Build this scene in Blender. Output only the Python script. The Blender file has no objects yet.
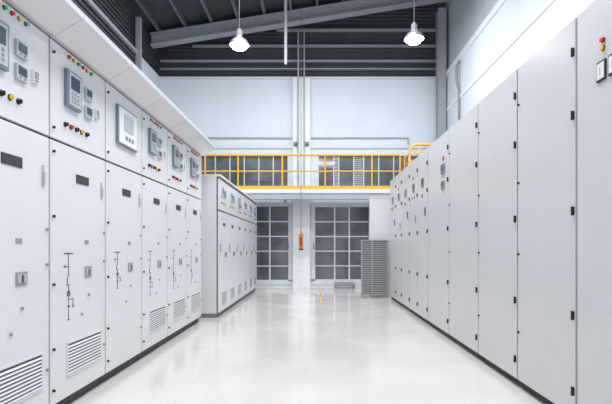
import bpy, bmesh, math, random
from mathutils import Vector, Matrix
random.seed(4)
scene=bpy.context.scene
scene.view_settings.view_transform='Standard'
COL=scene.collection

# ---------------- materials ----------------
def mat(name,col,rough=0.5,metal=0.0,noise=0.04,scale=6.0,bump=0.0,emit=None,es=0.0,coat=0.0):
    m=bpy.data.materials.new(name); m.use_nodes=True
    nt=m.node_tree; b=nt.nodes['Principled BSDF']
    b.inputs['Roughness'].default_value=rough; b.inputs['Metallic'].default_value=metal
    b.inputs['Coat Weight'].default_value=coat; b.inputs['Coat Roughness'].default_value=.2
    tc=nt.nodes.new('ShaderNodeTexCoord'); n=nt.nodes.new('ShaderNodeTexNoise')
    n.inputs['Scale'].default_value=scale; n.inputs['Detail'].default_value=4
    nt.links.new(tc.outputs['Object'],n.inputs['Vector'])
    r=nt.nodes.new('ShaderNodeValToRGB')
    r.color_ramp.elements[0].position=0.3; r.color_ramp.elements[1].position=0.7
    r.color_ramp.elements[0].color=tuple(max(0,c*(1-noise)) for c in col)+(1,)
    r.color_ramp.elements[1].color=tuple(min(1,c*(1+noise)) for c in col)+(1,)
    nt.links.new(n.outputs['Fac'],r.inputs['Fac']); nt.links.new(r.outputs['Color'],b.inputs['Base Color'])
    if bump>0:
        bp=nt.nodes.new('ShaderNodeBump'); bp.inputs['Strength'].default_value=bump; bp.inputs['Distance'].default_value=0.01
        nt.links.new(n.outputs['Fac'],bp.inputs['Height']); nt.links.new(bp.outputs['Normal'],b.inputs['Normal'])
    if emit:
        b.inputs['Emission Color'].default_value=emit+(1,); b.inputs['Emission Strength'].default_value=es
    return m
M={}
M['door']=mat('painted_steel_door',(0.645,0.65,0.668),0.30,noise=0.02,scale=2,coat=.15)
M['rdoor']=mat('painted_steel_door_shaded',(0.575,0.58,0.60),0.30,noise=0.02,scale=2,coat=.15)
M['body']=mat('painted_steel_body',(0.65,0.655,0.67),0.40,noise=0.02)
M['gap']=mat('dark_gap',(0.03,0.032,0.035),0.7)
M['ventgap']=mat('vent_gap',(0.09,0.095,0.10),0.7)
M['black']=mat('black_plastic',(0.018,0.018,0.02),0.4)
M['plinth']=mat('plinth_black',(0.03,0.032,0.036),0.5)
M['palegrey']=mat('plinth_grey',(0.16,0.165,0.17),0.5)
M['grey']=mat('mid_grey',(0.27,0.275,0.285),0.5)
M['relay']=mat('relay_blue_grey',(0.17,0.22,0.28),0.4)
M['rface']=mat('relay_face',(0.42,0.45,0.50),0.4)
M['screen']=mat('screen_dark',(0.03,0.05,0.07),0.15)
M['plate']=mat('name_plate',(0.03,0.033,0.04),0.3)
M['line']=mat('mimic_line',(0.04,0.04,0.045),0.5)
M['white']=mat('white_plastic',(0.74,0.74,0.74),0.4)
M['red']=mat('red_lens',(0.6,0.03,0.02),0.3,emit=(0.8,0.03,0.02),es=0.15)
M['redlab']=mat('red_label',(0.60,0.05,0.04),0.5)
M['green']=mat('green_lens',(0.03,0.35,0.10),0.3,emit=(0.03,0.5,0.12),es=0.1)
M['amber']=mat('amber_lens',(0.75,0.42,0.02),0.3,emit=(0.9,0.5,0.02),es=0.15)
M['yellow']=mat('yellow_paint',(0.76,0.40,0.015),0.45)
M['dullyellow']=mat('floor_line_yellow',(0.58,0.44,0.08),0.5,noise=.2,scale=20)
M['orange']=mat('orange_plastic',(0.60,0.19,0.03),0.5)
M['wall']=mat('wall_paint',(0.69,0.745,0.81),0.7,noise=0.03,scale=1.2,bump=0.05)
M['pil']=mat('pilaster_paint',(0.80,0.825,0.85),0.7,noise=0.02,scale=1.2)
M['dark']=mat('dark_sheet',(0.065,0.07,0.08),0.6,noise=0.10,scale=3)
M['roof']=mat('roof_sheet',(0.045,0.049,0.057),0.6,noise=0.15,scale=3)
M['siding']=mat('pale_siding',(0.60,0.65,0.71),0.6)
M['beam']=mat('grey_beam',(0.36,0.38,0.42),0.5)
M['purlin']=mat('purlin_steel',(0.15,0.16,0.18),0.5)
M['pipe']=mat('galvanised_pipe',(0.42,0.44,0.47),0.4,metal=0.2)
M['glass']=mat('grey_window_glass',(0.125,0.138,0.158),0.08,noise=0.45,scale=1.8)
M['louv']=mat('pale_louvre',(0.42,0.44,0.46),0.5)
M['frame']=mat('window_frame',(0.66,0.68,0.71),0.5)
M['steel']=mat('dark_steel',(0.10,0.105,0.115),0.5)
M['alu']=mat('aluminium',(0.45,0.47,0.5),0.35,metal=0.7)
M['lamp']=mat('lamp_emitter',(1,1,1),0.5,emit=(0.94,0.97,1.0),es=80.0)
def floor_mat():
    m=bpy.data.materials.new('epoxy_floor'); m.use_nodes=True; nt=m.node_tree; b=nt.nodes['Principled BSDF']
    N=nt.nodes.new; L=nt.links.new
    tc=N('ShaderNodeTexCoord')
    n=N('ShaderNodeTexNoise'); n.inputs['Scale'].default_value=1.2; n.inputs['Detail'].default_value=8; n.inputs['Roughness'].default_value=.6
    L(tc.outputs['Object'],n.inputs['Vector'])
    r=N('ShaderNodeValToRGB'); r.color_ramp.elements[0].position=0.32; r.color_ramp.elements[1].position=.66
    r.color_ramp.elements[0].color=(0.585,0.56,0.535,1); r.color_ramp.elements[1].color=(0.635,0.61,0.585,1)
    L(n.outputs['Fac'],r.inputs['Fac'])
    mp=N('ShaderNodeMapping'); mp.inputs['Scale'].default_value=(12,2.2,1); mp.inputs['Rotation'].default_value=(0,0,.12)
    n3=N('ShaderNodeTexNoise'); n3.inputs['Scale'].default_value=2.2; n3.inputs['Detail'].default_value=6; n3.inputs['Roughness'].default_value=.7
    L(tc.outputs['Object'],mp.inputs['Vector']); L(mp.outputs[0],n3.inputs['Vector'])
    r3=N('ShaderNodeValToRGB'); r3.color_ramp.elements[0].position=.56; r3.color_ramp.elements[1].position=.76
    r3.color_ramp.elements[0].color=(1,1,1,1); r3.color_ramp.elements[1].color=(.82,.81,.80,1)
    L(n3.outputs['Fac'],r3.inputs['Fac'])
    m2=N('ShaderNodeMix'); m2.data_type='RGBA'; m2.blend_type='MULTIPLY'; m2.inputs[0].default_value=.5
    L(r.outputs['Color'],m2.inputs[6]); L(r3.outputs['Color'],m2.inputs[7])
    mj=N('ShaderNodeMapping'); mj.inputs['Location'].default_value=(.9,.6,0); L(tc.outputs['Object'],mj.inputs['Vector'])
    br=N('ShaderNodeTexBrick'); br.offset=0; br.inputs['Scale'].default_value=1; br.inputs['Mortar Size'].default_value=.004; br.inputs['Mortar Smooth'].default_value=.3
    br.inputs['Brick Width'].default_value=2.4; br.inputs['Row Height'].default_value=2.4
    br.inputs['Color1'].default_value=br.inputs['Color2'].default_value=(1,1,1,1); br.inputs['Mortar'].default_value=(.86,.85,.84,1)
    L(mj.outputs[0],br.inputs['Vector'])
    m4=N('ShaderNodeMix'); m4.data_type='RGBA'; m4.blend_type='MULTIPLY'; m4.inputs[0].default_value=.6
    L(m2.outputs[2],m4.inputs[6]); L(br.outputs['Color'],m4.inputs[7])
    L(m4.outputs[2],b.inputs['Base Color'])
    rr=N('ShaderNodeMapRange'); rr.inputs['From Min'].default_value=.3; rr.inputs['From Max'].default_value=.7; rr.inputs['To Min'].default_value=0.14; rr.inputs['To Max'].default_value=0.26
    L(n.outputs['Fac'],rr.inputs['Value']); L(rr.outputs[0],b.inputs['Roughness'])
    b.inputs['IOR'].default_value=1.5; b.inputs['Coat Weight'].default_value=.5; b.inputs['Coat Roughness'].default_value=.09
    return m
M['floor']=floor_mat()

# ---------------- geometry helpers ----------------
def B(x0,x1,y0,y1,z0,z1,i=0): return ('b',x0,x1,y0,y1,z0,z1,i)
def C(cx,cy,cz,r,l,ax='y',i=0,r2=None,seg=20): return ('c',cx,cy,cz,r,l,ax,i,r2,seg)
def build(name,prims,mats,parent=None,loc=(0,0,0),bevel=0.0,label=None):
    bm=bmesh.new()
    for p in prims:
        if p[0]=='b':
            _,x0,x1,y0,y1,z0,z1,i=p
            vs=[bm.verts.new((x,y,z)) for x in (x0,x1) for y in (y0,y1) for z in (z0,z1)]
            for q in ((0,1,3,2),(4,6,7,5),(0,4,5,1),(2,3,7,6),(0,2,6,4),(1,5,7,3)):
                f=bm.faces.new([vs[k] for k in q]); f.material_index=i
        elif p[0]=='c':
            _,cx,cy,cz,r,l,ax,i,r2,seg=p
            rot=Matrix.Identity(4)
            if ax=='y': rot=Matrix.Rotation(math.pi/2,4,'X')
            if ax=='x': rot=Matrix.Rotation(math.pi/2,4,'Y')
            before=set(bm.faces)
            bmesh.ops.create_cone(bm,cap_ends=True,segments=seg,radius1=r,radius2=(r if r2 is None else r2),depth=l,matrix=Matrix.Translation((cx,cy,cz))@rot)
            for f in bm.faces:
                if f not in before: f.material_index=i
        elif p[0]=='prof':
            _,pts,ax,s0,s1,i=p
            mk=(lambda a,b,s:(a,s,b)) if ax=='y' else (lambda a,b,s:(s,a,b))
            A=[bm.verts.new(mk(a,b,s0)) for a,b in pts]; D=[bm.verts.new(mk(a,b,s1)) for a,b in pts]
            n=len(pts); fs=[bm.faces.new(A),bm.faces.new(D[::-1])]
            for k in range(n): fs.append(bm.faces.new((A[k],D[k],D[(k+1)%n],A[(k+1)%n])))
            for f in fs: f.material_index=i
    bmesh.ops.recalc_face_normals(bm,faces=bm.faces)
    me=bpy.data.meshes.new(name); bm.to_mesh(me); bm.free()
    if not isinstance(mats,(list,tuple)): mats=[mats]
    for m in mats: me.materials.append(M[m])
    o=bpy.data.objects.new(name,me); COL.objects.link(o); o.location=loc
    if parent: o.parent=parent
    if bevel>0:
        bv=o.modifiers.new('bevel','BEVEL'); bv.width=bevel; bv.segments=2; bv.limit_method='ANGLE'
    if label: o['label']=label
    return o
def empty(name,loc,rz=0,label='',cat='',group=None):
    e=bpy.data.objects.new(name,None); e.location=loc; e.rotation_euler=(0,0,rz); e.empty_display_size=0.1
    COL.objects.link(e); e['label']=label; e['category']=cat
    if group: e['group']=group
    return e
def tag(o,label,cat,group=None):
    o['label']=label; o['category']=cat
    if group: o['group']=group
    return o
def struct(o,label):
    o['kind']='structure'; o['label']=label; o['category']=o.name.split('_')[0]; return o
def dup(root,loc):
    r=root.copy(); COL.objects.link(r); r.location=loc
    names0={c.name for c in root.children_recursive}
    def rec(a,b):
        for c in a.children:
            if c.name not in names0: continue
            d=c.copy(); COL.objects.link(d); d.parent=b; d.matrix_parent_inverse=c.matrix_parent_inverse.copy()
            rec(c,d)
    rec(root,r); return r

# ---------------- room ----------------
YB=11.5; XL=-3.9; XR=3.2; YF=-4.0; ZT=5.25; YD=10.0
struct(build('floor',[B(XL-.2,XR+.2,YF,YB+.2,-.2,0)],'floor'),'polished pale epoxy coated concrete floor')
D1=(-1.60,-0.60,0.06,2.10); D2=(-0.12,1.42,0.06,2.10)
W1=(-3.3,-0.66,2.45,3.33); W2=(0.02,2.75,2.45,3.33)
def wall_with_holes(name,x0,x1,z0,z1,y0,y1,holes,m):
    xs=sorted({x0,x1,*[h[0] for h in holes],*[h[1] for h in holes]}); zs=sorted({z0,z1,*[h[2] for h in holes],*[h[3] for h in holes]})
    pr=[]
    for i in range(len(xs)-1):
        run=None
        for j in range(len(zs)-1):
            cx=(xs[i]+xs[i+1])/2; cz=(zs[j]+zs[j+1])/2
            solid=not any(h[0]<cx<h[1] and h[2]<cz<h[3] for h in holes)
            if solid:
                if run is None: run=zs[j]
                end=zs[j+1]
            if (not solid or j==len(zs)-2) and run is not None:
                pr.append(B(xs[i],xs[i+1],y0,y1,run,end)); run=None
    return build(name,pr,m)
struct(wall_with_holes('wall_back',XL-.2,XR+.2,0,ZT,YB,YB+.2,[D1,D2,W1,W2],'wall'),'white painted end wall with glazed openings')
pr=[B(XL-.2,XL,YF,YB,0,3.3),B(XL-.2,XL,YD,YB,3.3,ZT),B(XL-.2,XL-.04,YF,YD,3.3,ZT,1)]
z=3.34
while z<ZT-.05:
    pr.append(B(XL-.04,XL,YF,YD-.02,z,z+.05,1)); z+=.10
struct(build('wall_left',pr,['wall','dark']),'side wall with dark ribbed cladding and white painted end bay')
struct(build('wall_right',[B(XR,XR+.2,YF,YB,0,ZT),B(XR+.05,XR+.2,YF,YB,ZT,8.2,1),B(XR-.03,XR,YF,YB,ZT-.10,ZT+.03,2),B(XR-.02,XR,YF,YB,4.30,4.38,2)],['wall','siding','pil']),'white painted side wall with pale metal siding above')
RZ=lambda x:6.4+.16*x
bm=bmesh.new(); z=ZT; NX=24; prev=None
xsg=[XL-.15+(XR-XL+.35)*i/NX for i in range(NX+1)]
k=0
while z<7.5:
    yy=YB+.15-(.028 if (k%4) in (1,2) else 0)
    row=[bm.verts.new((x,yy,min(z,RZ(x)+.40))) for x in xsg]
    if prev:
        for i in range(NX):
            if prev[i].co.z<row[i].co.z-1e-5 or prev[i+1].co.z<row[i+1].co.z-1e-5:
                bm.faces.new((prev[i],prev[i+1],row[i+1],row[i]))
    prev=row; z+=.022; k+=1
for v in [v for v in bm.verts if not v.link_faces]: bm.verts.remove(v)
me=bpy.data.meshes.new('wall_gable'); bm.to_mesh(me); bm.free(); me.materials.append(M['dark'])
o=bpy.data.objects.new('wall_gable',me); COL.objects.link(o); struct(o,'dark grey finely ribbed metal gable sheeting')
pr=[B(XL-.16,XL-.10,YF,YB+.1,ZT,RZ(XL)+.38)]
z=ZT+.05
while z<RZ(XL)+.3:
    pr.append(B(XL-.10,XL-.06,YF,YB+.1,z,z+.05)); z+=.10
struct(build('wall_clerestory',pr,'dark'),'dark ribbed metal siding above the side wall')
pts=[(XL-.3,RZ(XL-.3)+.38),(XR+.3,RZ(XR+.3)+.38),(XR+.3,RZ(XR+.3)+.44),(XL-.3,RZ(XL-.3)+.44)]
struct(build('ceiling',[('prof',pts,'y',YF,YB+.3,0)],'roof'),'dark sloping metal roof sheeting')
def rafter(y):
    def strip(o0,o1,y0,y1):
        return ('prof',[(XL,RZ(XL)+o0),(XR,RZ(XR)+o0),(XR,RZ(XR)+o1),(XL,RZ(XL)+o1)],'y',y0,y1,0)
    return build('roof_beam',[strip(-.03,.0,y-.11,y+.11),strip(.0,.22,y-.01,y+.01),strip(.22,.25,y-.11,y+.11)],'beam')
for y in (10.9,6.5,2.0):
    tag(rafter(y),'sloping grey steel roof rafter','roof beam','roof rafters')
x=XL+.2
while x<XR:
    zz=RZ(x)+.27
    o=build('purlin',[B(x-.035,x+.035,YF,YB,zz,zz+.015),B(x-.035,x-.025,YF,YB,zz,zz+.10),B(x-.035,x+.035,YF,YB,zz+.085,zz+.098)],'purlin')
    tag(o,'dark steel roof purlin under the sheeting','purlin','roof purlins'); x+=.62
struct(build('trim_3',[B(XL,XR,YB-.0,YB+.1,5.45,5.475),B(XL,XR,YB-.0,YB+.1,5.64,5.68),B(XL+.8,XR,YB-.0,YB+.1,6.02,6.06),B(XL+2.9,XR,YB-.0,YB+.1,6.42,6.46)],'beam'),'horizontal steel rails on the dark gable sheeting')
struct(build('trim_5',[B(XL,XL+.10,YD-.06,YD+.04,3.3,RZ(XL)+.2),B(XL,XL+.05,YF,YD-.06,5.16,5.24),B(XL,XL+.05,YF,YD-.06,4.2,4.27)],'beam'),'grey steel post and rails on the dark side cladding')
struct(build('trim_1',[B(XL,XR,YB-.03,YB,ZT-.06,ZT)],'frame'),'pale capping on top of the end wall')
struct(build('trim_2',[B(XL,-.57,YB-.04,YB,3.46,3.54),B(-.15,XR,YB-.04,YB,3.46,3.54)],'frame'),'pale ledge across the end wall')
struct(build('trim_4',[B(-.57,-.15,YB-.14,YB,0,ZT-.06)],'pil'),'narrow white painted pilaster between the openings')
def hcol(name,x,y,z0,z1,m='beam'):
    return build(name,[B(x-.1,x+.1,y-.11,y-.09,z0,z1),B(x-.1,x+.1,y+.09,y+.11,z0,z1),B(x-.01,x+.01,y-.09,y+.09,z0,z1)],m)
tag(hcol('steel_column',3.07,11.3,0,RZ(2.95)-.05),'grey steel stanchion in the room corner','column')

def glazed(name,h,cols,rows,label,colw=None,y=YB,f=.05,louv=(),mw=.013):
    x0,x1,z0,z1=h; pr=[]
    pr+=[B(x0,x1,y-.02,y+.09,z0,z0+f*1.3,0),B(x0,x1,y-.02,y+.09,z1-f,z1,0),B(x0,x0+f,y-.02,y+.09,z0+f,z1-f,0),B(x1-f,x1,y-.02,y+.09,z0+f,z1-f,0)]
    colw=colw or [1]*cols; s=sum(colw); a=x0+f; W=x1-x0-2*f; cx=[a]
    for w in colw[:-1]:
        a+=W*w/s; cx.append(a); pr.append(B(a-mw,a+mw,y+.03,y+.085,z0+f,z1-f,0))
    cx.append(x1-f)
    for r in range(1,rows):
        zz=z0+f+(z1-z0-2*f)*r/rows; pr.append(B(x0+f,x1-f,y+.033,y+.08,zz-mw*.8,zz+mw*.8,0))
    e=build(name,pr,'frame'); struct(e,label)
    build('glass_pane',[B(x0+f,x1-f,y+.05,y+.06,z0+f,z1-f)],'glass',parent=e)
    for c in louv:
        lp=[]; z=z0+f+.02
        while z<z1-f-.05:
            lp.append(('prof',[(y+.03,z),(y+.035,z),(y+.048,z+.03),(y+.043,z+.03)],'x',cx[c]+.013,cx[c+1]-.013,0)); z+=.05
        build('louvre_section',lp,'louv',parent=e)
    return e
d=glazed('door_1',D1,2,5,'glazed door with slate grey panes and pale frame',[3,4],f=.09,mw=.019)
build('door_handle',[B(-.70,-.68,YB-.05,YB-.02,.95,1.10)],'steel',parent=d)
d=glazed('door_2',D2,3,5,'wide glazed door with slate grey panes and pale frame',[4,3,4],f=.10,mw=.019)
build('door_handle',[B(-.06,-.04,YB-.05,YB-.02,.95,1.10)],'steel',parent=d)
glazed('window_1',W1,7,2,'strip window with slate grey panes above the gallery')
glazed('window_2',W2,8,2,'strip window with slate grey panes and a pale louvred section',[3,1,3,2,3,3,3,3],louv=(1,3))
struct(build('baseboard_back',[B(XL,D1[0],YB-.015,YB,0,.08),B(D2[1],XR,YB-.015,YB,0,.08)],'grey'),'grey skirting along the end wall')

# gallery platform
e=empty('gallery_platform',(0,10.6,0),label='pale steel gallery deck spanning the end wall',cat='platform')
build('deck',[B(-3.85,1.98,-.02,.72,2.24,2.33),B(1.98,2.95,-.60,.58,2.24,2.33)],'frame',parent=e)
build('edge_beam',[B(-3.85,1.98,.0,.05,2.12,2.24),B(-3.85,1.98,-.03,.10,2.10,2.12)],'beam',parent=e)
for xx in (-2.8,-.76,1.6): build('bracket',[B(xx-.03,xx+.03,.05,.86,2.12,2.24)],'beam',parent=e)
e=empty('guard_railing',(0,10.62,2.33),label='yellow tubular steel guard railing along the gallery edge',cat='railing')
xs=[-2.56,-1.80,-.78,.21,1.29,1.94]
build('top_rail',[C((-3.6+1.94)/2,0,.79,.023,5.54,'x')],'yellow',parent=e)
build('middle_rail',[C((-3.6+1.94)/2,0,.42,.016,5.54,'x')],'yellow',parent=e)
build('toe_board',[B(-3.6,1.94,-.01,.01,.0,.08)],'yellow',parent=e)
pst=build('post',[C(-3.6,0,.395,.019,.79,'z')],'yellow',parent=e)
for xx in xs:
    o=pst.copy(); COL.objects.link(o); o.location=(xx+3.6,0,0); o.parent=e

def tube_mesh(name,ptsl,r,m):
    cu=bpy.data.curves.new(name,'CURVE'); cu.dimensions='3D'; cu.bevel_depth=r; cu.bevel_resolution=3; cu.use_fill_caps=True
    s=cu.splines.new('POLY'); s.points.add(len(ptsl)-1)
    for k,p in enumerate(ptsl): s.points[k].co=(*p,1)
    t=bpy.data.objects.new('tmp',cu); me=bpy.data.meshes.new_from_object(t); bpy.data.objects.remove(t)
    me.materials.clear(); me.materials.append(M[m])
    o=bpy.data.objects.new(name,me); COL.objects.link(o); return o
def tube(name,ptsl,r,m,label,cat,group=None):
    return tag(tube_mesh(name,ptsl,r,m),label,cat,group)
e=empty('guard_railing',(2.04,10.02,2.33),label='yellow tubular guard railing with rounded corner at gallery return',cat='railing')
def hoop(zt,r,nm):
    R=.16; pts=[(0,0,0),(0,0,zt-R)]+[(R-R*math.cos(a),0,zt-R+R*math.sin(a)) for a in [math.pi/2*i/6 for i in range(1,7)]]
    pts+=[(.80,0,zt)]
    o=tube_mesh(nm,pts,r,'yellow'); o.parent=e
hoop(.90,.024,'top_rail')
for zz in (.70,.54,.38,.22): build('middle_rail',[C(.40,0,zz,.014,.80,'x'),C(0,.28,zz,.014,.56,'y')],'yellow',parent=e)
build('toe_board',[B(0,.80,-.01,.01,0,.07)],'yellow',parent=e)
for xx,yy,zz in ((.22,0,.90),(.51,0,.90),(.80,0,.90),(0,.55,.80)):
    build('post',[C(xx,yy,zz/2,.018,zz,'z')],'yellow',parent=e)

tube('conduit',[(-3.0,11.478,3.72),(-.60,11.478,3.72)],.022,'pipe','horizontal galvanised conduit on the white end wall','conduit')
tube('conduit',[(-.13,11.478,3.72),(2.3,11.478,3.72),(2.3,11.478,3.54)],.022,'pipe','horizontal galvanised conduit on the white end wall','conduit')
tube('conduit',[(-.44,11.335,2.33),(-.44,11.335,6.3)],.022,'pipe','vertical galvanised conduit on the pilaster','conduit')
tube('conduit',[(-.29,11.335,2.33),(-.29,11.335,6.3)],.018,'pipe','vertical galvanised conduit on the pilaster','conduit')
tube('pipe',[(-.68,10.3,5.10),(-.68,10.3,RZ(-.68)+.37)],.035,'frame','pale vertical pipe hanging from the roof','pipe')
tube('conduit',[(3.17,10.2,5.12),(3.12,10.2,5.0),(3.12,10.2,4.7),(3.17,10.2,4.45),(3.17,10.2,2.33)],.028,'grey','grey vertical conduit on the side wall beside the corner column','conduit')
for xx in (-.50,-.22):
    e=empty('emergency_lamp',(xx,11.32,3.50),label='small dark green wall fitting on the pilaster',cat='lamp',group='wall fittings over the pilaster')
    build('housing',[B(-.045,.045,-.04,.04,0,.08)],'steel',parent=e,bevel=.008)
    build('lens',[C(0,-.045,.04,.022,.02,'y')],'green',parent=e)

e=empty('hoist_pendant',(-.34,10.45,.93),label='orange hoist pendant control hanging on a cable by the pilaster',cat='remote control')
build('cable',[C(0,0,3.1,.007,5.2,'z')],'steel',parent=e)
build('housing',[B(-.05,.05,-.03,.03,.03,.38),C(0,0,.44,.024,.12,'z',r2=.010)],'orange',parent=e,bevel=.010)
build('button_panel',[B(-.022,.022,-.036,-.03,.10,.34)],'black',parent=e)
for zz in (.13,.19,.25,.31): build('button',[C(0,-.042,zz,.013,.014)],'white' if zz>.3 else 'orange',parent=e)
build('hook_guard',[B(-.053,.053,-.034,.034,0,.03)],'black',parent=e)

tag(build('floor_marking',[B(.075,.105,8.2,11.3,.0,.002)],'dullyellow'),'thin dull yellow painted line on the floor','floor line')

e=empty('low_step',(.45,11.1,0),label='low grey steel step in front of the glazed door',cat='step')
build('tread',[B(0,.5,0,.3,.10,.13),B(0,.5,-.01,0,.07,.13)],'grey',parent=e,bevel=.004)
for xx in (.01,.46):
    for yy in (.01,.26): build('leg',[B(xx,xx+.03,yy,yy+.03,0,.10)],'grey',parent=e)

# ---------------- lamps ----------------
def highbay(x,y,z):
    e=empty('high_bay_lamp',(x,y,z),label='lit high bay lamp with metal reflector hanging from the roof',cat='lamp',group='high bay lamps')
    bm=bmesh.new(); prof=[(.185,0),(.178,.03),(.145,.085),(.10,.125),(.065,.15),(.065,.16),(.103,.135),(.155,.09),(.19,.03),(.197,0)]
    seg=32; rings=[[bm.verts.new((r*math.cos(2*math.pi*k/seg),r*math.sin(2*math.pi*k/seg),zz)) for k in range(seg)] for r,zz in prof]
    for a,b in zip(rings,rings[1:]+rings[:1]):
        for k in range(seg): bm.faces.new((a[k],a[(k+1)%seg],b[(k+1)%seg],b[k]))
    bmesh.ops.recalc_face_normals(bm,faces=bm.faces)
    me=bpy.data.meshes.new('reflector'); bm.to_mesh(me); bm.free(); me.materials.append(M['alu'])
    o=bpy.data.objects.new('reflector',me); COL.objects.link(o); o.parent=e
    for f in me.polygons: f.use_smooth=True
    bm=bmesh.new(); bmesh.ops.create_uvsphere(bm,u_segments=24,v_segments=12,radius=.15)
    for v in bm.verts: v.co.z=v.co.z*.6
    me=bpy.data.meshes.new('lens_bowl'); bm.to_mesh(me); bm.free(); me.materials.append(M['lamp'])
    o=bpy.data.objects.new('lens_bowl',me); COL.objects.link(o); o.parent=e
    build('ballast_housing',[C(0,0,.22,.06,.13,'z'),C(0,0,.305,.035,.04,'z')],'grey',parent=e)
    top=RZ(x)+.20-z
    build('stem',[C(0,0,(.325+top)/2,.007,top-.325,'z')],'steel',parent=e)
    return e
highbay(-1.50,9.0,4.94); highbay(1.92,9.0,5.06)

# ---------------- left switchgear ----------------
XF=-1.535; UW=.70; H=2.22
def base_unit(name,loc,rz,W,H,depth,label,group,pm='plinth'):
    e=empty(name,loc,rz,label,'cabinet',group)
    build('body',[B(.004,W-.004,.035,depth,.06,H),B(.002,W-.002,.024,.035,.06,H-.004,1)],['body','gap'],parent=e)
    build('plinth',[B(.004,W-.004,.04,depth-.02,0,.06)],pm,parent=e)
    return e
def latches(par,x,zs,m='black'):
    o0=None
    for z in zs:
        if o0 is None: o0=build('latch',[C(0,-.005,0,.0085,.010),B(-.003,.003,-.013,-.009,-.007,.007)],m,parent=par,loc=(x,0,z))
        else:
            o=o0.copy(); COL.objects.link(o); o.parent=par; o.location=(x,0,z)
def lamps(par,x0,x1,z,cols,r=.012):
    n=len(cols)
    for k,c in enumerate(cols):
        xx=x0+(x1-x0)*k/max(1,n-1)
        build('indicator_lamp',[C(0,-.003,0,r*1.25,.006,i=1),C(0,-.010,0,r,.012,i=0)],[c,'black'],parent=par,loc=(xx,0,z))
def knobs(par,x0,x1,z,n,cols=None):
    for k in range(n):
        xx=x0+(x1-x0)*k/(n-1)
        build('selector_switch',[C(0,-.003,0,.016,.006,i=0),C(0,-.009,0,.011,.012,i=1),B(-.003,.003,-.022,-.015,-.011,.011,1)],['black',(cols[k] if cols else 'black')],parent=par,loc=(xx,0,z))
def meter(par,x0,x1,z0,z1,t=.015,frame='white',face='screen',nm='meter',m=.14,zlo=.35):
    w=x1-x0;h=z1-z0
    return build(nm,[B(x0,x1,-t,0,z0,z1,0),B(x0+w*m,x1-w*m,-t-.003,-t,z0+h*zlo,z1-h*.12,1),C(x0+w*.3,-t-.002,z0+h*.18,.006,.004,i=2),C(x0+w*.7,-t-.002,z0+h*.18,.006,.004,i=2)] if zlo>.2 else [B(x0,x1,-t,0,z0,z1,0),B(x0+w*m,x1-w*m,-t-.003,-t,z0+h*m,z1-h*m,1),B(x0+w*.45,x0+w*.50,-t-.004,-t-.003,z0+h*.3,z0+h*.7,2)],[frame,face,'grey'],parent=par)
def relay(par,x0,x1,z0,z1,frame='relay'):
    w=x1-x0;h=z1-z0; t=.022
    pr=[B(x0,x1,-t,0,z0,z1,0),B(x0+w*.10,x1-w*.10,-t-.004,-t,z0+h*.06,z1-h*.06,1),B(x0+w*.2,x1-w*.2,-t-.007,-t-.004,z0+h*.50,z1-h*.14,2)]
    for a in range(3):
        for b in range(3): pr.append(B(x0+w*(.24+.2*a),x0+w*(.34+.2*a),-t-.008,-t-.004,z0+h*(.15+.11*b),z0+h*(.20+.11*b),3))
    build('protection_relay',pr,[frame,'rface','screen','grey'],parent=par)
def vent(par,x0,x1,z0,z1):
    pr=[B(x0,x1,-.006,0,z0,z0+.010),B(x0,x1,-.006,0,z1-.010,z1),B(x0,x0+.010,-.006,0,z0,z1),B(x1-.010,x1,-.006,0,z0,z1),B(x0+.01,x1-.01,-.001,0,z0+.01,z1-.01,1)]
    n=9
    for k in range(n):
        z=z0+.014+(z1-z0-.028)*k/n
        pr.append(('prof',[(-.001,z),(-.008,z),(-.001,z+(z1-z0)/n*.42)],'x',x0+.01,x1-.01,0))
    build('vent_grille',pr,['door','ventgap'],parent=par)
def mimic(par,x,z0,z1):
    h=z1-z0; Z=lambda t:z0+h*t; w=.0022
    pr=[B(x-w,x+w,-.002,0,z0,Z(.16)),B(x-w,x+w,-.002,0,Z(.24),Z(.52)),B(x-w,x+w,-.002,0,Z(.66),z1)]
    pr+=[B(x-.05,x+.05,-.003,0,z1-.002,z1+.003)]
    pr+=[B(x-.018,x-.014,-.003,0,Z(.52),Z(.64)),B(x-.010,x+.010,-.003,0,Z(.655),Z(.665)),B(x-.014,x+.014,-.003,0,Z(.517),Z(.527))]
    b0,b1=Z(.36),Z(.43)
    pr+=[B(x-.016,x+.016,-.003,0,b0,b0+.004),B(x-.016,x+.016,-.003,0,b1-.004,b1),B(x-.016,x-.012,-.003,0,b0,b1),B(x+.012,x+.016,-.003,0,b0,b1)]
    pr+=[B(x+.004,x+.055,-.002,0,Z(.30),Z(.308)),B(x+.051,x+.055,-.002,0,Z(.20),Z(.30)),B(x+.037,x+.068,-.002,0,Z(.197),Z(.205)),B(x+.044,x+.062,-.002,0,Z(.177),Z(.184))]
    pr+=[C(x,-.001,Z(.20),.010,.003),B(x-.04,x-.004,-.002,0,Z(.80),Z(.808)),C(x-.046,-.001,Z(.805),.007,.003),B(x-.014,x+.014,-.002,0,z0-.002,z0+.002)]
    build('mimic_diagram',pr,'line',parent=par)
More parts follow.
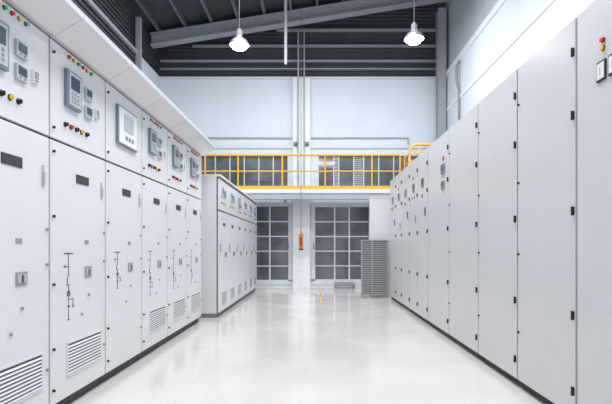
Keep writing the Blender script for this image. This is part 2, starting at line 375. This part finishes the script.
def lcab(kind,label,loc,mz=(.55,.96)):
    e=base_unit('switchgear_cabinet',loc,math.pi/2,UW,H,1.3,label,'tall switchgear cabinets')
    cd=build('control_door',[B(.007,UW-.007,0,.022,1.639,H-.012)],'door',parent=e,bevel=.003)
    md=build('main_door',[B(.007,UW-.007,0,.022,.075,1.625)],'door',parent=e,bevel=.003)
    latches(cd,.035,(1.70,2.14)); latches(md,.035,(1.56,1.18,.78,.40,.16)); latches(md,UW-.03,(1.10,.9,.3),'grey')
    if kind=='feeder':
        relay(cd,.15,.32,1.865,2.09)
        meter(cd,.39,.48,1.98,2.06,frame='rface'); meter(cd,.39,.48,1.86,1.94,frame='rface')
        meter(cd,.53,.575,1.89,1.96,face='grey')
        lamps(cd,.20,.48,2.178,('red','amber','green','red','amber','green'),r=.009)
        knobs(cd,.16,.42,1.75,5,('black','red','black','amber','black'))
    else:
        build('display_panel',[B(.17,.55,-.02,0,1.80,2.10,0),B(.185,.535,-.024,-.02,1.812,2.088,1),B(.27,.45,-.028,-.024,1.92,2.05,2),B(.30,.33,-.028,-.024,1.85,1.88,0),B(.36,.39,-.028,-.024,1.85,1.88,0),B(.42,.45,-.028,-.024,1.85,1.88,0)],['relay','white','rface'],parent=cd)
    build('name_plate',[B(.29,.45,-.004,0,1.41,1.465,0)],['plate'],parent=md)
    build('warning_plate',[B(.40,.45,-.003,0,1.02,1.045)],'grey',parent=md)
    mimic(md,.20,*mz)
    build('door_handle',[B(.40,.49,-.005,0,.80,.87,0),B(.412,.478,-.007,-.005,.812,.858,1),B(.440,.450,-.014,-.007,.815,.855,2)],['grey','louv','steel'],parent=md)
    build('pull_handle',[B(.625,.643,-.006,0,1.34,1.46,0),B(.628,.640,-.014,-.006,1.36,1.42,0)],'louv',parent=md)
    for kx,kz in ((.45,.68),(.36,.56)): build('keyhole',[C(0,-.004,0,.009,.008)],'grey',parent=md,loc=(kx,0,kz))
    if kind=='feeder': vent(md,.18,.63,.20,.41)
    return e
Y0=1.95
f=lcab('feeder','light grey switchgear cabinet with relay, coloured lamps and vent grille',(XF,Y0,0))
for k in (1,3,4,5): dup(f,(XF,Y0+UW*k+.002*k,0))
lcab('metering','light grey switchgear cabinet with display panel and no vent',(XF,Y0+2*UW+.004,0),(.68,.96))
e=empty('relief_duct',(XF,Y0,H),label='pale sheet metal duct running along the tops of the tall switchgear',cat='duct')
L=6*UW+.01
prf=[(-.02,.0),(.03,.0),(.195,.095),(.20,.125),(-.08,.38),(-.80,.38),(-.80,.0)]
build('duct_body',[('prof',prf,'y',UW*k+.002,UW*(k+1)-.002+(.01 if k==5 else 0),0) for k in range(6)]+[('prof',[(a*.985-.002,b*.98+.002) for a,b in prf],'y',.01,L-.01,1)],['door','grey'],parent=e)
X2=-1.37; H2=2.0; W2_=.69
def lcab2(loc,var):
    e=base_unit('switchgear_cabinet',loc,math.pi/2,W2_,H2,1.1,'shorter light grey switchgear cabinet with small meters on top door','short switchgear cabinets','palegrey')
    cd=build('control_door',[B(.007,W2_-.007,0,.022,1.53,H2-.03)],'door',parent=e,bevel=.003)
    md=build('main_door',[B(.007,W2_-.007,0,.022,.07,1.51)],'door',parent=e,bevel=.003)
    build('top_cap',[B(0,W2_,-.02,.5,H2,H2+.03)],'body',parent=e)
    if var==0:
        meter(cd,.17,.28,1.74,1.87,frame='rface'); meter(cd,.36,.46,1.74,1.84,face='grey',frame='relay')
        lamps(cd,.15,.48,1.64,('red','green','amber'),r=.011)
    else:
        meter(cd,.25,.45,1.70,1.87,frame='relay',face='rface')
        lamps(cd,.25,.42,1.62,('green','red'),r=.011)
    build('name_plate',[B(.28,.43,-.004,0,1.31,1.355)],'plate',parent=md)
    build('door_handle',[B(.07,.09,-.015,0,.92,1.04)],'grey',parent=md)
    meter(md,.40,.50,.85,.92,frame='grey')
    vent(md,.15,.55,.15,.34)
    return e
fa=lcab2((X2,6.5,0),0); fb=lcab2((X2,6.5+2*(W2_+.002),0),1)
for k in (1,3,4): dup(fa,(X2,6.5+(W2_+.002)*k,0))
dup(fb,(X2,6.5+(W2_+.002)*5,0))

# ---------------- right cabinets ----------------
XQ=1.43; HR=2.28
edges=[1.78,2.53,3.27,4.06,4.95,5.87,6.45,7.0,7.65,8.2,8.9]
def hinge(par,x,z):
    return build('hinge',[B(x-.009,x+.009,-.010,0,z-.022,z+.022),C(x,-.010,z,.006,.05,'z')],'black',parent=par)
for k in range(len(edges)-1):
    ya,yb=edges[k],edges[k+1]; W=yb-ya-.003
    if k==0: lab='light grey control cabinet with square meters and lamps on door'
    elif k<4: lab='plain light grey control cabinet with black hinges'
    elif k==4: lab='light grey control cabinet with a small dark meter on door'
    else: lab='narrow light grey control cabinet with small handle and red label'
    e=empty('control_cabinet',(XQ,yb-.0015,0),-math.pi/2,lab,'cabinet','control cabinet row')
    build('body',[B(.003,W-.003,.035,.85,.05,HR),B(.0,W,.022,.035,.05,HR-.004,1)],['body','gap'],parent=e)
    build('plinth',[B(.003,W-.003,.04,.83,0,.05)],'plinth',parent=e)
    gm=.009 if k<4 else .013
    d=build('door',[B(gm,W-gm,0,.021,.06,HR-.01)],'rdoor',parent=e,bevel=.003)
    for z in (2.08,1.73,1.2,.62,.2): hinge(d,W-.022,z)
    if k in (1,2,3): latches(d,.03,(2.0,1.45,.95,.4))
    if k==0:
        meter(d,.195,.265,1.83,1.93,t=.008,frame='black',face='white',m=.10,zlo=.1); meter(d,.29,.36,1.83,1.93,t=.008,frame='black',face='white',m=.10,zlo=.1)
        lamps(d,.24,.24,2.03,('red',),r=.011); lamps(d,.24,.24,1.99,('amber',),r=.011)
    elif k==4:
        meter(d,.64,.77,1.82,1.93,frame='relay',face='screen'); meter(d,.65,.75,1.65,1.74,frame='relay')
        build('warning_label',[B(.66,.74,-.002,0,1.97,2.02)],'redlab',parent=d)
    elif k>4:
        hz=(1.42,1.36,1.45,1.30,1.40)[k-5]
        build('door_handle',[B(W*.75-.011,W*.75+.011,-.014,0,hz,hz+.09),B(W*.75-.017,W*.75+.017,-.006,0,hz-.015,hz+.105)],'steel' if k%2 else 'grey',parent=d)
        meter(d,W*.5-.06,W*.5+.06,1.80,1.92,t=.012,frame='relay',face='screen')
        build('warning_label',[B(W*.35,W*.35+.09,-.002,0,1.66 if k%2 else 1.98,1.71 if k%2 else 2.03)],'redlab',parent=d)
        if k in (6,9): lamps(d,W*.35,W*.6,1.72,('red','green'),r=.011)
# upright panel and slatted gate at the row end
e=empty('partition_panel',(1.08,9.12,0),label='pale upright panel standing behind the slatted gate',cat='panel')
build('sheet',[B(.02,.80,0,.03,.0,1.98)],'door',parent=e)
build('edge_frame',[B(-.015,.02,-.01,.04,0,2.0),B(.02,.80,-.01,.04,1.98,2.0)],'body',parent=e)
e=empty('slatted_gate',(.88,8.98,0),label='low grey finely slatted steel gate at the cabinet row end',cat='gate')
build('frame',[B(0,.03,0,.03,0,1.14),B(.50,.53,0,.03,0,1.14),B(.205,.235,0,.03,.09,1.11),B(.03,.50,0,.03,1.11,1.14),B(.03,.50,0,.03,.06,.09)],'grey',parent=e)
for a,b in ((.03,.205),(.235,.50)):
    pr=[B(a,b,.024,.028,.09,1.11,1)]; z=.10
    while z<1.08:
        pr.append(('prof',[(.004,z),(.008,z),(.022,z+.020),(.018,z+.020)],'x',a,b,0)); z+=.036
    build('slat_panel',pr,['grey','steel'],parent=e)

# ---------------- lights ----------------
def area(name,loc,sx,sy,power,col,rot=(0,0,0)):
    l=bpy.data.lights.new(name,'AREA'); l.shape='RECTANGLE'; l.size=sx; l.size_y=sy; l.energy=power; l.color=col
    o=bpy.data.objects.new(name,l); o.location=loc; o.rotation_euler=rot; COL.objects.link(o); return o
cool=(0.95,0.97,1.0)
for y,p in ((-.5,165),(3.3,185),(6.4,140)):
    area('ceiling_light',(.25,y,5.3),1.5,.5,p,cool)  # unseen area fills without fixtures, added for even light over the aisle
area('ceiling_light',(-.3,8.3,6.15),4.5,.8,155,cool)  # wide fill added out of view under the roof to brighten the walls
for x in (-1.5,1.92):
    l=bpy.data.lights.new('lamp_glow','SPOT'); l.energy=170; l.spot_size=math.radians(110); l.spot_blend=1; l.shadow_soft_size=.10; l.color=cool
    o=bpy.data.objects.new('lamp_glow',l); o.location=(x,9,4.78); COL.objects.link(o)
w=bpy.data.worlds.new('world'); scene.world=w; w.use_nodes=True
w.node_tree.nodes['Background'].inputs['Color'].default_value=(0.92,0.96,1.0,1)
w.node_tree.nodes['Background'].inputs['Strength'].default_value=0.98

cam=bpy.data.cameras.new('camera'); co=bpy.data.objects.new('camera',cam); COL.objects.link(co)
co.location=(0,0,1.0); co.rotation_euler=(math.pi/2,0,0)
cam.sensor_width=36; cam.lens=460/612*36; cam.shift_x=-10/612; cam.shift_y=45/612; cam.clip_start=.02
scene.camera=co
